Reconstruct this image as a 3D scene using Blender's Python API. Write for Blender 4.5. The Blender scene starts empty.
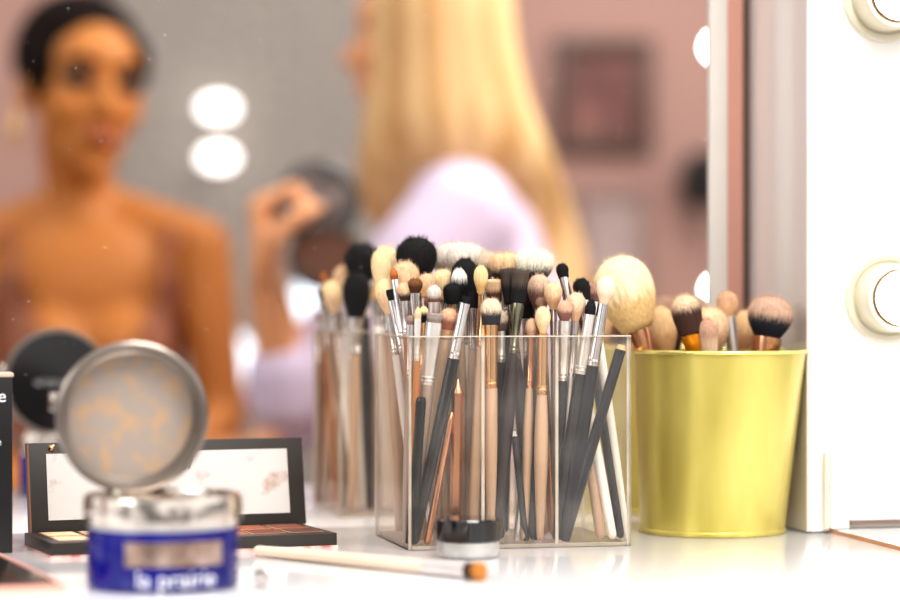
import bpy, bmesh, math, random
from mathutils import Vector, Matrix, noise
random.seed(7)
S = bpy.context.scene
C = S.collection
PI = math.pi
# ---------------------------------------------------------------- frame of the place
F = 2540.0; CZ = 0.935; HZ = 298.0; TAB = 0.75
N2 = Vector((-.2206, .9754, 0)); T2 = Vector((.9754, .2206, 0)); MD = 2.025   # mirror plane: p.N2 = MD
def P(px, py, Y): return Vector(((px-450)/F*Y, Y, CZ-(py-HZ)/F*Y))
def YB(px, b): return (MD-b)/(N2.y+N2.x*(px-450)/F)
def PB(px, py, b): return P(px, py, YB(px, b))
def on(px, py):                       # point on the table top seen at a pixel
    return P(px, py, (CZ-TAB)*F/(py-HZ))
def V(a, b, h=0): 
    p = N2*(MD-b)+T2*a; p.z = TAB+h; return p
def apx(px, b):                       # coordinate along the mirror of pixel column px at distance b
    return PB(px, HZ, b).dot(T2)
YAW = math.atan2(T2.y, T2.x)

# ---------------------------------------------------------------- materials
MATS = {}
def nodes(name):
    m = bpy.data.materials.new(name); m.use_nodes = True
    nt = m.node_tree; nt.nodes.clear()
    out = nt.nodes.new('ShaderNodeOutputMaterial')
    return m, nt, out
def lin(c): return tuple((x/12.92 if x <= .04045 else ((x+.055)/1.055)**2.4) for x in c)
def rgb(r, g, b): return lin((r/255, g/255, b/255))+(1,)
def mat(name, col, rough=.5, metal=0, coat=0, emis=0, var=0, scale=30, stretch=(1,1,1), col2=None, bump=0, spec=.5, sss=0, lo=.35, hi=.65):
    if name in MATS: return MATS[name]
    m, nt, out = nodes(name)
    b = nt.nodes.new('ShaderNodeBsdfPrincipled')
    b.inputs['Roughness'].default_value = rough; b.inputs['Metallic'].default_value = metal
    b.inputs['Coat Weight'].default_value = coat; b.inputs['Coat Roughness'].default_value = .08
    b.inputs['Specular IOR Level'].default_value = spec
    if sss: b.inputs['Subsurface Weight'].default_value = sss; b.inputs['Subsurface Scale'].default_value = .01
    tc = nt.nodes.new('ShaderNodeTexCoord'); mp = nt.nodes.new('ShaderNodeMapping'); mp.inputs['Scale'].default_value = stretch
    nz = nt.nodes.new('ShaderNodeTexNoise'); nz.inputs['Scale'].default_value = scale; nz.inputs['Detail'].default_value = 4
    nt.links.new(tc.outputs['Object'], mp.inputs[0]); nt.links.new(mp.outputs[0], nz.inputs['Vector'])
    mx = nt.nodes.new('ShaderNodeMix'); mx.data_type = 'RGBA'
    c2 = col2 or tuple(max(0, x*(1-var)) for x in col[:3])+(1,)
    rp = nt.nodes.new('ShaderNodeMapRange'); rp.inputs[1].default_value = lo; rp.inputs[2].default_value = hi
    nt.links.new(nz.outputs['Fac'], rp.inputs[0]); nt.links.new(rp.outputs[0], mx.inputs[0])
    mx.inputs[6].default_value = col; mx.inputs[7].default_value = c2
    nt.links.new(mx.outputs[2], b.inputs['Base Color'])
    if bump:
        bp = nt.nodes.new('ShaderNodeBump'); bp.inputs['Strength'].default_value = bump; bp.inputs['Distance'].default_value = .002
        nt.links.new(nz.outputs['Fac'], bp.inputs['Height']); nt.links.new(bp.outputs[0], b.inputs['Normal'])
    if emis:
        b.inputs['Emission Color'].default_value = col; b.inputs['Emission Strength'].default_value = emis
    nt.links.new(b.outputs[0], out.inputs[0]); MATS[name] = m; return m
def bristle(tip, root, split=.45, soft=.2):
    key = 'bristle_%s_%s_%s' % (tip, root, split)
    if key in MATS: return MATS[key]
    m, nt, out = nodes('bristle')
    b = nt.nodes.new('ShaderNodeBsdfPrincipled'); b.inputs['Roughness'].default_value = .75; b.inputs['Specular IOR Level'].default_value = .25
    tc = nt.nodes.new('ShaderNodeTexCoord'); sp = nt.nodes.new('ShaderNodeSeparateXYZ')
    nt.links.new(tc.outputs['Generated'], sp.inputs[0])
    mp = nt.nodes.new('ShaderNodeMapping'); mp.inputs['Scale'].default_value = (22, 14, .45)
    nz = nt.nodes.new('ShaderNodeTexNoise'); nz.inputs['Scale'].default_value = 2.2; nz.inputs['Detail'].default_value = 5; nz.inputs['Roughness'].default_value = .7
    nt.links.new(tc.outputs['Generated'], mp.inputs[0]); nt.links.new(mp.outputs[0], nz.inputs['Vector'])
    # root/tip blend shifted strand by strand
    ad = nt.nodes.new('ShaderNodeMath'); ad.operation = 'MULTIPLY_ADD'; ad.inputs[1].default_value = .5; 
    nt.links.new(nz.outputs['Fac'], ad.inputs[0]); nt.links.new(sp.outputs['Z'], ad.inputs[2])
    mr = nt.nodes.new('ShaderNodeMapRange'); mr.inputs[1].default_value = split+.25-soft/2; mr.inputs[2].default_value = split+.25+soft/2
    nt.links.new(ad.outputs[0], mr.inputs[0])
    mx = nt.nodes.new('ShaderNodeMix'); mx.data_type = 'RGBA'; mx.inputs[6].default_value = rgb(*root); mx.inputs[7].default_value = rgb(*tip)
    nt.links.new(mr.outputs[0], mx.inputs[0])
    st = nt.nodes.new('ShaderNodeMapRange'); st.inputs[1].default_value = .3; st.inputs[2].default_value = .7; st.inputs[3].default_value = .55; st.inputs[4].default_value = 1.15
    nt.links.new(nz.outputs['Fac'], st.inputs[0])
    vm = nt.nodes.new('ShaderNodeMix'); vm.data_type = 'RGBA'; vm.blend_type = 'MULTIPLY'; vm.inputs[0].default_value = 1
    nt.links.new(mx.outputs[2], vm.inputs[6]); nt.links.new(st.outputs[0], vm.inputs[7])
    nt.links.new(vm.outputs[2], b.inputs['Base Color'])
    bp = nt.nodes.new('ShaderNodeBump'); bp.inputs['Strength'].default_value = .5; bp.inputs['Distance'].default_value = .001
    nt.links.new(nz.outputs['Fac'], bp.inputs['Height']); nt.links.new(bp.outputs[0], b.inputs['Normal'])
    nt.links.new(b.outputs[0], out.inputs[0]); MATS[key] = m; return m
def clear(name, tint, gloss=.08, haze=.04, hazecol=(.85,.82,.78,1), fres=True, dust=0):
    """thin clear sheet: see-through with a fresnel shine and a little haze"""
    m, nt, out = nodes(name)
    tr = nt.nodes.new('ShaderNodeBsdfTransparent'); tr.inputs[0].default_value = tint
    gl = nt.nodes.new('ShaderNodeBsdfGlossy'); gl.inputs['Roughness'].default_value = .04
    df = nt.nodes.new('ShaderNodeBsdfDiffuse'); df.inputs[0].default_value = hazecol
    lw = nt.nodes.new('ShaderNodeLayerWeight'); lw.inputs[0].default_value = gloss
    a = nt.nodes.new('ShaderNodeMixShader'); b = nt.nodes.new('ShaderNodeMixShader')
    if fres:      # shine rising towards grazing angles, the same on both faces of the sheet
        lw.inputs[0].default_value = .5
        pw = nt.nodes.new('ShaderNodeMath'); pw.operation = 'POWER'; pw.inputs[1].default_value = 5
        ma = nt.nodes.new('ShaderNodeMath'); ma.operation = 'MULTIPLY_ADD'; ma.inputs[1].default_value = gloss*8; ma.inputs[2].default_value = gloss*.5; ma.use_clamp = True
        nt.links.new(lw.outputs['Facing'], pw.inputs[0]); nt.links.new(pw.outputs[0], ma.inputs[0]); nt.links.new(ma.outputs[0], a.inputs[0])
    if not fres: a.inputs[0].default_value = gloss
    nt.links.new(tr.outputs[0], a.inputs[1]); nt.links.new(gl.outputs[0], a.inputs[2])
    tc = nt.nodes.new('ShaderNodeTexCoord'); nz = nt.nodes.new('ShaderNodeTexNoise'); nz.inputs['Scale'].default_value = 25 if not dust else 260
    nz.inputs['Detail'].default_value = 6
    nt.links.new(tc.outputs['Object'], nz.inputs['Vector'])
    mr = nt.nodes.new('ShaderNodeMapRange')
    if dust: mr.inputs[1].default_value = .70; mr.inputs[2].default_value = .76; mr.inputs[3].default_value = 0; mr.inputs[4].default_value = dust
    else: mr.inputs[1].default_value = .3; mr.inputs[2].default_value = .75; mr.inputs[3].default_value = haze*.3; mr.inputs[4].default_value = haze*2
    nt.links.new(nz.outputs['Fac'], mr.inputs[0]); nt.links.new(mr.outputs[0], b.inputs[0])
    nt.links.new(a.outputs[0], b.inputs[1]); nt.links.new(df.outputs[0], b.inputs[2])
    nt.links.new(b.outputs[0], out.inputs[0]); return m

M_table = mat('white_lacquer', rgb(236,235,237), .22, coat=.6, var=.03, scale=8)
M_white = mat('white_paint', rgb(224,222,217), .35, var=.02, scale=6)
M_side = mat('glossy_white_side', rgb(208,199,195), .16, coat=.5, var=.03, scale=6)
M_pink = mat('dusty_pink_wall', rgb(172,140,131), .8, var=.06, scale=3)
M_shadowgap = mat('shadow_gap', rgb(96,74,66), .7, var=.1)
M_cream = mat('cream_plastic', rgb(206,199,178), .3, coat=.4, var=.03)
M_gap = mat('bronze_groove', rgb(96,72,40), .4, .3, var=.2)
M_bulb = mat('lit_bulb', (1,.97,.92,1), .3, emis=4, var=.01)
M_lamp = mat('lit_lamp', (1,.98,.95,1), .3, emis=3.2, var=.01)
M_lampc = mat('cool_lit_lamp', (.74,.87,1,1), .3, emis=1.3, var=.01)
M_silver = mat('silver_metal', rgb(214,208,206), .22, 1, var=.12, scale=60, stretch=(1,1,.1))
M_satin = mat('satin_silver', rgb(226,220,216), .38, .85, var=.1, scale=60)
M_gold = mat('gold_metal', rgb(236,192,146), .22, 1, var=.2, scale=50, stretch=(1,1,.1))
M_copper = mat('rose_gold_metal', rgb(216,160,124), .25, 1, var=.2, scale=50, stretch=(1,1,.1))
M_green = mat('grey_green_metal', rgb(140,138,118), .25, .9, var=.2, scale=60)
M_orange = mat('amber_metal', rgb(226,146,22), .28, .6, var=.2, scale=60)
M_black = mat('black_lacquer', rgb(17,16,19), .3, coat=.1, var=.3, scale=80)
M_dgrey = mat('charcoal_wood', rgb(34,33,39), .42, var=.3, scale=90, stretch=(1,1,.1))
M_plum = mat('dark_plum_wood', rgb(46,32,34), .4, var=.3, scale=90, stretch=(1,1,.1))
M_tan = mat('beige_wood', rgb(190,160,134), .45, var=.18, scale=90, stretch=(1,1,.08))
M_taupe = mat('taupe_wood', rgb(158,138,124), .45, var=.18, scale=90, stretch=(1,1,.08))
M_amberw = mat('amber_wood', rgb(176,108,36), .35, coat=.4, var=.35, scale=60, stretch=(1,1,.2))
M_whitew = mat('white_handle', rgb(232,226,220), .35, coat=.3, var=.06)
M_birch = mat('pale_birch', rgb(228,208,186), .42, var=.1, scale=80, stretch=(1,1,.1))
HM = dict(black=M_black, grey=M_dgrey, plum=M_plum, tan=M_tan, taupe=M_taupe, amber=M_amberw, white=M_whitew, birch=M_birch, copper=M_copper, silver=M_satin)
FM = dict(silver=M_silver, satin=M_satin, gold=M_gold, copper=M_copper, green=M_green, orange=M_orange, tan=mat('tan_ferrule', rgb(206,166,130), .35, .4, var=.1))
M_acr = clear('clear_acrylic', (.975,.96,.94,1), .04, .024)
M_acre = mat('acrylic_edge', rgb(200,190,176), .25, coat=.5, var=.25, scale=40)
M_mir = clear('clear_mirror_pane', (.985,.975,.97,1), .0, 0, fres=False, dust=.35)
# ---------------------------------------------------------------- mesh helpers
def link(name, bm, m, parent=None, smooth=True, angle=None):
    me = bpy.data.meshes.new(name); bmesh.ops.recalc_face_normals(bm, faces=bm.faces[:]) ; bm.to_mesh(me); bm.free()
    for x in (m if isinstance(m, (list, tuple)) else [m]): me.materials.append(x)
    if smooth:
        for p in me.polygons: p.use_smooth = True
        if angle: me.set_sharp_from_angle(angle=math.radians(angle))
    o = bpy.data.objects.new(name, me); C.objects.link(o)
    if parent: o.parent = parent
    return o
def root(name, label, cat, mw=None, group=None):
    o = bpy.data.objects.new(name, None); C.objects.link(o); o.empty_display_size = .01
    if mw is not None: o.matrix_world = mw
    o['label'] = label; o['category'] = cat
    if group: o['group'] = group
    return o
def tag(o, label, cat, group=None):
    o['label'] = label; o['category'] = cat
    if group: o['group'] = group
    return o
def struct(o): o['kind'] = 'structure'; return o
def frame(origin, yaw=0): return Matrix.Translation(origin) @ Matrix.Rotation(yaw, 4, 'Z')
def box(bm, x0, x1, y0, y1, z0, z1, bev=0, mi=0):
    r = bmesh.ops.create_cube(bm, size=1); vs = r['verts']
    for v in vs: v.co = Vector(((x0+x1)/2+v.co.x*(x1-x0), (y0+y1)/2+v.co.y*(y1-y0), (z0+z1)/2+v.co.z*(z1-z0)))
    fs = list({f for v in vs for f in v.link_faces})
    for f in fs: f.material_index = mi
    if bev:
        es = list({e for v in vs for e in v.link_edges})
        bmesh.ops.bevel(bm, geom=es, offset=bev, segments=2, affect='EDGES', profile=.6)
    return fs
def lathe(bm, prof, seg=40, axis=None, cap0=True, cap1=True, mi=0, flat=1, jitter=None):
    """prof: list of (r, z). flat scales the y radius"""
    rings = []
    for k, (r, z) in enumerate(prof):
        ring = []
        for i in range(seg):
            a = 2*PI*i/seg; q = 1+ (jitter(i, k) if jitter else 0)
            ring.append(bm.verts.new((r*q*math.cos(a), r*q*math.sin(a)*flat, z)))
        rings.append(ring)
    fs = []
    for k in range(len(rings)-1):
        for i in range(seg):
            fs.append(bm.faces.new((rings[k][i], rings[k][(i+1)%seg], rings[k+1][(i+1)%seg], rings[k+1][i])))
    if cap0: fs.append(bm.faces.new(rings[0][::-1]))
    if cap1: fs.append(bm.faces.new(rings[-1]))
    for f in fs: f.material_index = mi
    return fs
def tube(bm, pts, r, seg=10):
    prev = None
    for i, p in enumerate(pts):
        d = (pts[min(i+1, len(pts)-1)]-pts[max(i-1, 0)]).normalized()
        u = d.orthogonal().normalized() if prev is None else (prev-d*prev.dot(d)).normalized()
        prev = u; w = d.cross(u); rr = r[i] if isinstance(r, (list, tuple)) else r
        ring = [bm.verts.new(p+u*rr*math.cos(2*PI*k/seg)+w*rr*math.sin(2*PI*k/seg)) for k in range(seg)]
        if i: [bm.faces.new((last[k], last[(k+1)%seg], ring[(k+1)%seg], ring[k])) for k in range(seg)]
        else: bm.faces.new(ring[::-1])
        last = ring
    bm.faces.new(last)
def textmesh(s, size, ext=.0002):
    cu = bpy.data.curves.new('t', 'FONT'); cu.body = s; cu.size = size; cu.extrude = ext; cu.align_x = 'CENTER'; cu.align_y = 'CENTER'
    o = bpy.data.objects.new('t', cu); C.objects.link(o); bpy.context.view_layer.update()
    me = bpy.data.meshes.new_from_object(o.evaluated_get(bpy.context.evaluated_depsgraph_get()))
    bpy.data.objects.remove(o); return me
def textobj(name, s, size, m, parent, fn):
    me = textmesh(s, size)
    for v in me.vertices: v.co = fn(v.co.copy())
    me.materials.clear(); me.materials.append(m)
    o = bpy.data.objects.new(name, me); C.objects.link(o); o.parent = parent; return o
def blobs(parts, voxel=.006, smooth=6):
    """union of tapered capsules and ellipsoids as one continuous skin"""
    bm = bmesh.new()
    for q in parts:
        if q[0] == 'e':      # ellipsoid: centre, radii, optional rotation matrix
            _, c, r = q[:3]; rot = q[3] if len(q) > 3 else Matrix.Identity(3)
            v = bmesh.ops.create_icosphere(bm, subdivisions=3, radius=1)['verts']
            for w in v: w.co = Vector(c)+rot @ Vector((w.co.x*r[0], w.co.y*r[1], w.co.z*r[2]))
        else:                # capsule p0 r0 p1 r1
            _, a, ra, b, rb = q; a = Vector(a); b = Vector(b); L = (b-a).length
            n = max(2, int(L/(min(ra, rb)*.35))+1)
            for i in range(n+1):
                t = i/n; v = bmesh.ops.create_icosphere(bm, subdivisions=2, radius=ra+(rb-ra)*t)['verts']
                for w in v: w.co = w.co+a.lerp(b, t)
    me = bpy.data.meshes.new('b'); bm.to_mesh(me); bm.free()
    o = bpy.data.objects.new('b', me); C.objects.link(o)
    r = o.modifiers.new('r', 'REMESH'); r.mode = 'VOXEL'; r.voxel_size = voxel
    s = o.modifiers.new('s', 'SMOOTH'); s.iterations = smooth; s.factor = .5
    bpy.context.view_layer.update()
    out = bpy.data.meshes.new_from_object(o.evaluated_get(bpy.context.evaluated_depsgraph_get()))
    bpy.data.objects.remove(o)
    bm = bmesh.new(); bm.from_mesh(out); return bm

# ---------------------------------------------------------------- the setting
A_L = -1.3
def slab(name, a0, a1, b0, b1, h0, h1, m, bev=0):
    bm = bmesh.new(); box(bm, a0, a1, 0, b1-b0, h0, h1, bev)
    o = link(name, bm, m, smooth=False)
    o.matrix_world = frame(N2*(MD-b1), YAW); return struct(o)
slab('floor', -4, 4, -5, 3, -.03, 0, mat('floor_boards', rgb(150,130,115), .5, var=.2, scale=5, stretch=(1,6,1)))
GREY0, GREY1 = apx(112, -3.1), apx(500, -3.1)
slab('wall_back', -4, 4, -3.3, -3.2, 0, 3, M_pink)
slab('wall_back_chimney', GREY0, GREY1, -3.2, -3.1, 0, 3, mat('speckled_grey_wallpaper', rgb(158,151,144), .7, col2=rgb(122,117,114), scale=55))
EDGE = apx(726, 0)
slab('wall_mirror_right', EDGE, 2.2, -.03, 0, 0, 2.6, mat('pink_reveal', rgb(198,150,134), .7, var=.05, scale=3))
slab('wall_mirror_left', -3.0, A_L, -.03, 0, 0, 2.6, M_pink)
slab('wall_mirror_above', A_L, EDGE, -.03, 0, 1.75, 2.6, M_pink)
slab('wall_mirror_below', A_L, EDGE, -.03, 0, 0, .70, M_pink)
# table top
bm = bmesh.new(); A_T = apx(829, .145)
box(bm, A_L, 1.45, 0, .62, TAB-.03, TAB, .0015)
o = link('dressing_table', bm, M_table, angle=40); o.matrix_world = frame(N2*(MD-.62), YAW)
tag(o, 'long glossy white dressing table top carrying the make-up things', 'table')
for xx in (A_L+.1, 1.2):
    bm = bmesh.new(); box(bm, xx, xx+.06, .04, .6, 0, TAB-.03); link('leg_panel', bm, M_white, o, smooth=False)
bm = bmesh.new(); box(bm, A_L, 1.45, 0, .45, TAB-.03, TAB, .0015)
o = link('dressing_table', bm, M_table, angle=40); o.matrix_world = frame(N2*(MD), YAW)
tag(o, 'mirrored copy of the white dressing table top behind the big mirror', 'table')
# mirror, made as a clear pane with its reflections built behind
mw = frame(N2*MD, YAW)
mr = root('wall_mirror', 'big wall mirror built as clear pane with a pale frame strip behind the brushes', 'mirror', mw)
bm = bmesh.new(); bmesh.ops.create_grid(bm, x_segments=1, y_segments=1, size=.5)
for v in bm.verts: v.co = Vector((A_L+(v.co.x+.5)*(EDGE-A_L), -.001, TAB+.001+(v.co.y+.5)*(.999)))
link('clear_mirror_pane', bm, M_mir, mr, smooth=False)
a0, a1 = apx(706.5, 0), apx(725, 0)
bm = bmesh.new(); box(bm, a0, a1, -.008, .0, TAB+.002, 1.75, .002)
box(bm, A_L, a0, -.008, 0, 1.735, 1.75, .002)
link('mirror_frame', bm, mat('mirror_frame_white', rgb(196,190,184), .3, var=.03), mr, angle=40)
# light frame box to the right: glossy side and front with bulbs
SB = .138
X0 = apx(753, 0)+.0; 
lf = root('light_panel', 'tall white light panel with round vanity bulbs beside the mirror', 'vanity light', frame(N2*(MD-SB), YAW))
aS = apx(811, SB)
bm = bmesh.new(); box(bm, aS, aS+.42, 0, SB, TAB+.001, 1.72, .001)
link('front_panel', bm, mat('panel_white', rgb(232,230,226), .3, var=.01), lf, angle=40)
bm = bmesh.new(); box(bm, aS-.003, aS-.0002, .0008, SB, TAB+.001, 1.72)
link('side_cheek', bm, M_side, lf, smooth=False)
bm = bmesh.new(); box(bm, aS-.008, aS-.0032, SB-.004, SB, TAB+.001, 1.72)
link('corner_shadow_strip', bm, M_shadowgap, lf, smooth=False)  # dark strip drawn as the shadow line between wall and cheek
BR = Matrix.Rotation(PI/2, 4, 'X')          # local z -> toward the camera side (-n)
def bulb(px, py, parent):
    q = PB(px, py, SB)
    l = Vector((q.dot(T2), 0, q.z))
    mt = Matrix.Translation(l) @ BR
    bm = bmesh.new(); lathe(bm, [(.0350,0),(.0350,.003),(.0337,.0045),(.0300,.0045),(.0285,.003),(.0278,.003),(.0275,.012),(.0268,.027),(.0258,.029),(.0235,.029),(.0225,.027),(.0225,.010)], 64, cap0=False)
    s = link('socket', bm, M_cream, parent, angle=30); s.matrix_local = mt
    bm = bmesh.new(); lathe(bm, [(.0224,.012),(.0224,.0265),(.0205,.0275),(.0200,.012)], 64)
    g = link('socket_ring', bm, M_gap, s, angle=30)
    bm = bmesh.new(); r = bmesh.ops.create_uvsphere(bm, u_segments=40, v_segments=24, radius=.0215)
    for v in r['verts']: v.co.z += .036
    b = link('bulb', bm, M_bulb, s)
bulb(886, 298, lf); bulb(884, -2, lf)

# next table and drawer unit at the right
e0 = on(829, 532.5); e1 = on(903, 551.5); d = (e1-e0); d.z = 0; L = d.length; yaw = math.atan2(d.y, d.x)
bm = bmesh.new(); box(bm, 0, .6, 0, .5, -.0005, .0032)
for f in bm.faces: f.material_index = 1 if (abs(f.normal.y) > .5 or abs(f.normal.x) > .5) else 0
o = link('side_board', bm, [M_table, mat('brown_edge', rgb(178,130,92), .5, var=.15)], smooth=False)
o.matrix_world = frame(Vector((e0.x, e0.y, TAB)), yaw); tag(o, 'white board with thin brown edge lying at the right end of table', 'board')
du = root('drawer_unit', 'small white drawer unit below the light panel bulbs', 'drawers', frame(N2*(MD-.146), YAW))
ax = lambda px: apx(px, .146)
bz = lambda py, px=860: PB(px, py, .146).z
bm = bmesh.new(); box(bm, ax(826), ax(830.5), .001, .005, TAB+.004, bz(452)); link('edge_strip', bm, mat('beige_edge', rgb(222,204,184), .5, var=.1), du, smooth=False)
bm = bmesh.new(); box(bm, ax(831), ax(831)+.2, 0, .006, bz(487)+.0006, bz(452)); box(bm, ax(831), ax(850)-.0006, 0, .006, TAB+.004, bz(487)); box(bm, ax(850), ax(831)+.2, .005, .006, TAB+.004, bz(487)+.0006)
link('carcass', bm, M_white, du, smooth=False)
bm = bmesh.new(); box(bm, ax(850), ax(831)+.19, -.001, .005, bz(520), bz(487), .0005); link('drawer_front', bm, M_white, du, angle=40)
bm = bmesh.new(); box(bm, ax(850)+.001, ax(831)+.19, .002, .005, bz(526), bz(520)); link('drawer_gap', bm, mat('brown_shade', rgb(150,130,118), .6, var=.2), du, smooth=False)

# ---------------------------------------------------------------- acrylic organiser
b0, b1 = .207, .077; af = apx(409, b0); bw = apx(631, b0)-af; bh = .157; bd = b0-b1
org = root('brush_organiser', 'clear acrylic organiser with three compartments packed with make-up brushes', 'organiser', frame(N2*(MD-b0)+T2*af+Vector((0,0,TAB)), YAW))
th = .003
def panel(name, *a):
    bm = bmesh.new(); box(bm, *a)
    dims = (a[1]-a[0], a[3]-a[2], a[5]-a[4]); thin = dims.index(min(dims))
    bm.normal_update()
    for f in bm.faces:
        f.material_index = 0 if abs(f.normal[thin]) > .5 else 1
    if name != 'bottom_panel': box(bm, a[0]-.00015, a[1]+.00015, a[2]-.00015, a[3]+.00015, a[5]-.0007, a[5]+.00015, 0, 1)
    o = link(name, bm, [M_acr, M_acre], org, smooth=False)
    return o
panel('bottom_panel', th, bw-th, th, bd-th, .0005, th)
panel('front_panel', 0, bw, 0, th, 0, bh)
panel('back_panel', 0, bw, bd-th, bd, 0, bh)
panel('side_panel', 0, th*.8, th, bd-th, 0, bh); panel('side_panel', bw-th*.8, bw, th, bd-th, 0, bh)
for k in (1, 2): panel('divider', bw*k/3-.0012, bw*k/3+.0012, th, bd-th, th, bh-.0006)

# ---------------------------------------------------------------- brushes
def head_profile(shape, w, L):
    R = w/2; out = []
    n = 18
    for i in range(n+1):
        t = math.sin(i/n*PI/2)
        if shape == 'round':  r = (.55+.45*math.sin(min(1, t/.55)*PI/2)) if t < .55 else math.sqrt(max(0, 1-((t-.55)/.45)**2.3))
        elif shape == 'tear': r = (.38+.62*math.sin(min(1, t/.62)*PI/2)**1.5) if t < .62 else math.sqrt(max(0, 1-((t-.62)/.38)**2.2))
        elif shape == 'dome': r = (.85+.15*t/.5) if t < .5 else math.sqrt(max(0, 1-((t-.5)/.5)**2.6))
        elif shape == 'flat': r = (.85+.15*t) if t < .9 else math.sqrt(max(0, 1-((t-.9)/.1)**2))*.35+.65
        elif shape == 'fan':  r = (.34+.66*math.sin(min(1, t/.66)*PI/2)) if t < .66 else math.sqrt(max(0, 1-((t-.66)/.34)**2.4))
        elif shape == 'point': r = (.8+.2*math.sin(t/.3*PI/2)) if t < .3 else math.sqrt(max(0, 1-((t-.3)/.7)**1.5))
        out.append((max(R*r, R*.02), t*L))
    return out
def brush(base, tip, k, head, fer, han, label, name='makeup_brush', group=None, hs=None, cat='brush', dropY=False, fuzz=1, rings=True):
    """head=(w,L,shape,tipcol,rootcol,split,flat) fer=(mat,wtop,wbot,len) han=(mat,wtop,wmax,wend); sizes in photo pixels, k = metres per pixel"""
    ax = (tip-base); Ltot = ax.length; z = ax.normalized()
    view = Vector((tip.x, tip.y, 0)).normalized()
    x = (view.cross(z)).normalized(); y = z.cross(x)
    R = Matrix((x, y, z)).transposed().to_4x4(); mw = Matrix.Translation(base) @ R
    rt = root(name, label, cat, mw, group)
    hw, hl, shp, c1, c2, split, flat = head
    hl *= k; hw *= k; fl = fer[3]*k; fz1 = Ltot-hl; fz0 = fz1-fl
    # handle
    a, m_, e = [q*k/2 for q in han[1:4]]; Lh = max(.002, fz0)
    pr = [(e*.3, 0), (e*.75, e*.35), (e, e*1.1)]
    for i in range(1, 9):
        t = i/9; r = e+(m_-e)*math.sin(min(1, t/.7)*PI/2) if t < .7 else m_+(a-m_)*((t-.7)/.3)**1.5
        zz = e*1.1+(Lh-e*1.1)*t
        pr.append((r, zz))
    pr.append((a, Lh))
    bm = bmesh.new(); lathe(bm, pr, 20); link('handle', bm, HM[han[0]], rt, angle=50)
    # ferrule
    wt, wb = fer[1]*k/2, fer[2]*k/2
    pf = [(wb*.9, fz0-.0006), (wb*1.03, fz0)]
    if rings and fl > .012:
        for j in range(2):
            zz = fz0+.0018+j*.0028; pf += [(wb*1.03, zz), (wb*1.14, zz+.0005), (wb*1.14, zz+.001), (wb*1.0, zz+.0016)]
    pf += [(wb+(wt-wb)*.4, fz0+fl*.55), (wt, fz0+fl*.85), (wt, fz1+.0002), (wt*.88, fz1+.0003)]
    bm = bmesh.new(); fq = 1
    lathe(bm, pf, 28)
    if flat < .75:           # pinched towards the hair
        for v in bm.verts:
            t = max(0, (v.co.z-fz0)/max(fl, 1e-6)); v.co.y *= 1-(1-flat)*min(1, t)**.8
    link('ferrule', bm, FM[fer[0]], rt, angle=40)
    # bristles
    bm = bmesh.new(); seg = 60
    prof = head_profile(shp, hw, hl)
    rr = random.Random(label)
    jit = [rr.uniform(-1, 1) for _ in range(seg)]
    lathe(bm, [(r, z_+fz1-.0004) for r, z_ in prof], seg, flat=flat, jitter=lambda i, kk: jit[i]*.042*min(1, kk/5))
    # loose hair ends
    ns = int((60+hw*hl*1.2e6*.35)*fuzz); ns = min(int(ns*1.6), 900)
    for _ in range(ns):
        t = .35+.64*rr.random()**.7; i = max(q for q in range(len(prof)-1) if prof[q][1] <= t*hl); f = (t*hl-prof[i][1])/max(1e-6, prof[i+1][1]-prof[i][1])
        r0 = prof[i][0]*(1-f)+prof[i+1][0]*f; z0 = prof[i][1]*(1-f)+prof[i+1][1]*f
        an = rr.uniform(0, 2*PI); rin = r0*(1-.25*rr.random()) if t > .8 else r0*.97
        p0 = Vector((rin*math.cos(an), rin*math.sin(an)*flat, z0+fz1-.001))
        dv = Vector((p0.x*.9, p0.y*.9, hl*.9)).normalized() + Vector((rr.uniform(-.12,.12), rr.uniform(-.12,.12), 0))
        ln = (.0010+.0022*rr.random())*min(1.4, max(.35, hw/.02))+.0011
        p1 = p0+dv*ln; wv = Vector((-math.sin(an), math.cos(an), 0))*.00013
        wv = Vector((.00016, .00008*rr.uniform(-1,1), 0))
        bm.faces.new((bm.verts.new(p0-wv), bm.verts.new(p0+wv), bm.verts.new(p1)))
    link('bristles', bm, bristle(c1, c2, split), rt)
    return rt
BRUSHES = []
def bb(tx, ty, d, bx, db, head, fer, han, label, **kw):
    b_t = b0-.004-d; b_b = b0-.007-db
    tip = PB(tx, ty, b_t); q = PB(bx, 500, b_b); base = Vector((q.x, q.y, TAB+.0042))
    kk = tip.y/F
    r = brush(base, tip, kk, head, fer, han, label, **kw); BRUSHES.append(r); return r
BK = (24,22,24); PE = (222,186,150); CR = (236,212,168); IV = (238,226,208); BN = (120,78,54); GY = (190,178,166); PK = (200,160,138); DB = (70,48,40); WH = (230,226,220); DK = (58,52,56)
G = 'make-up brushes standing in the acrylic organiser'
kw = dict(group=G)
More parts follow.
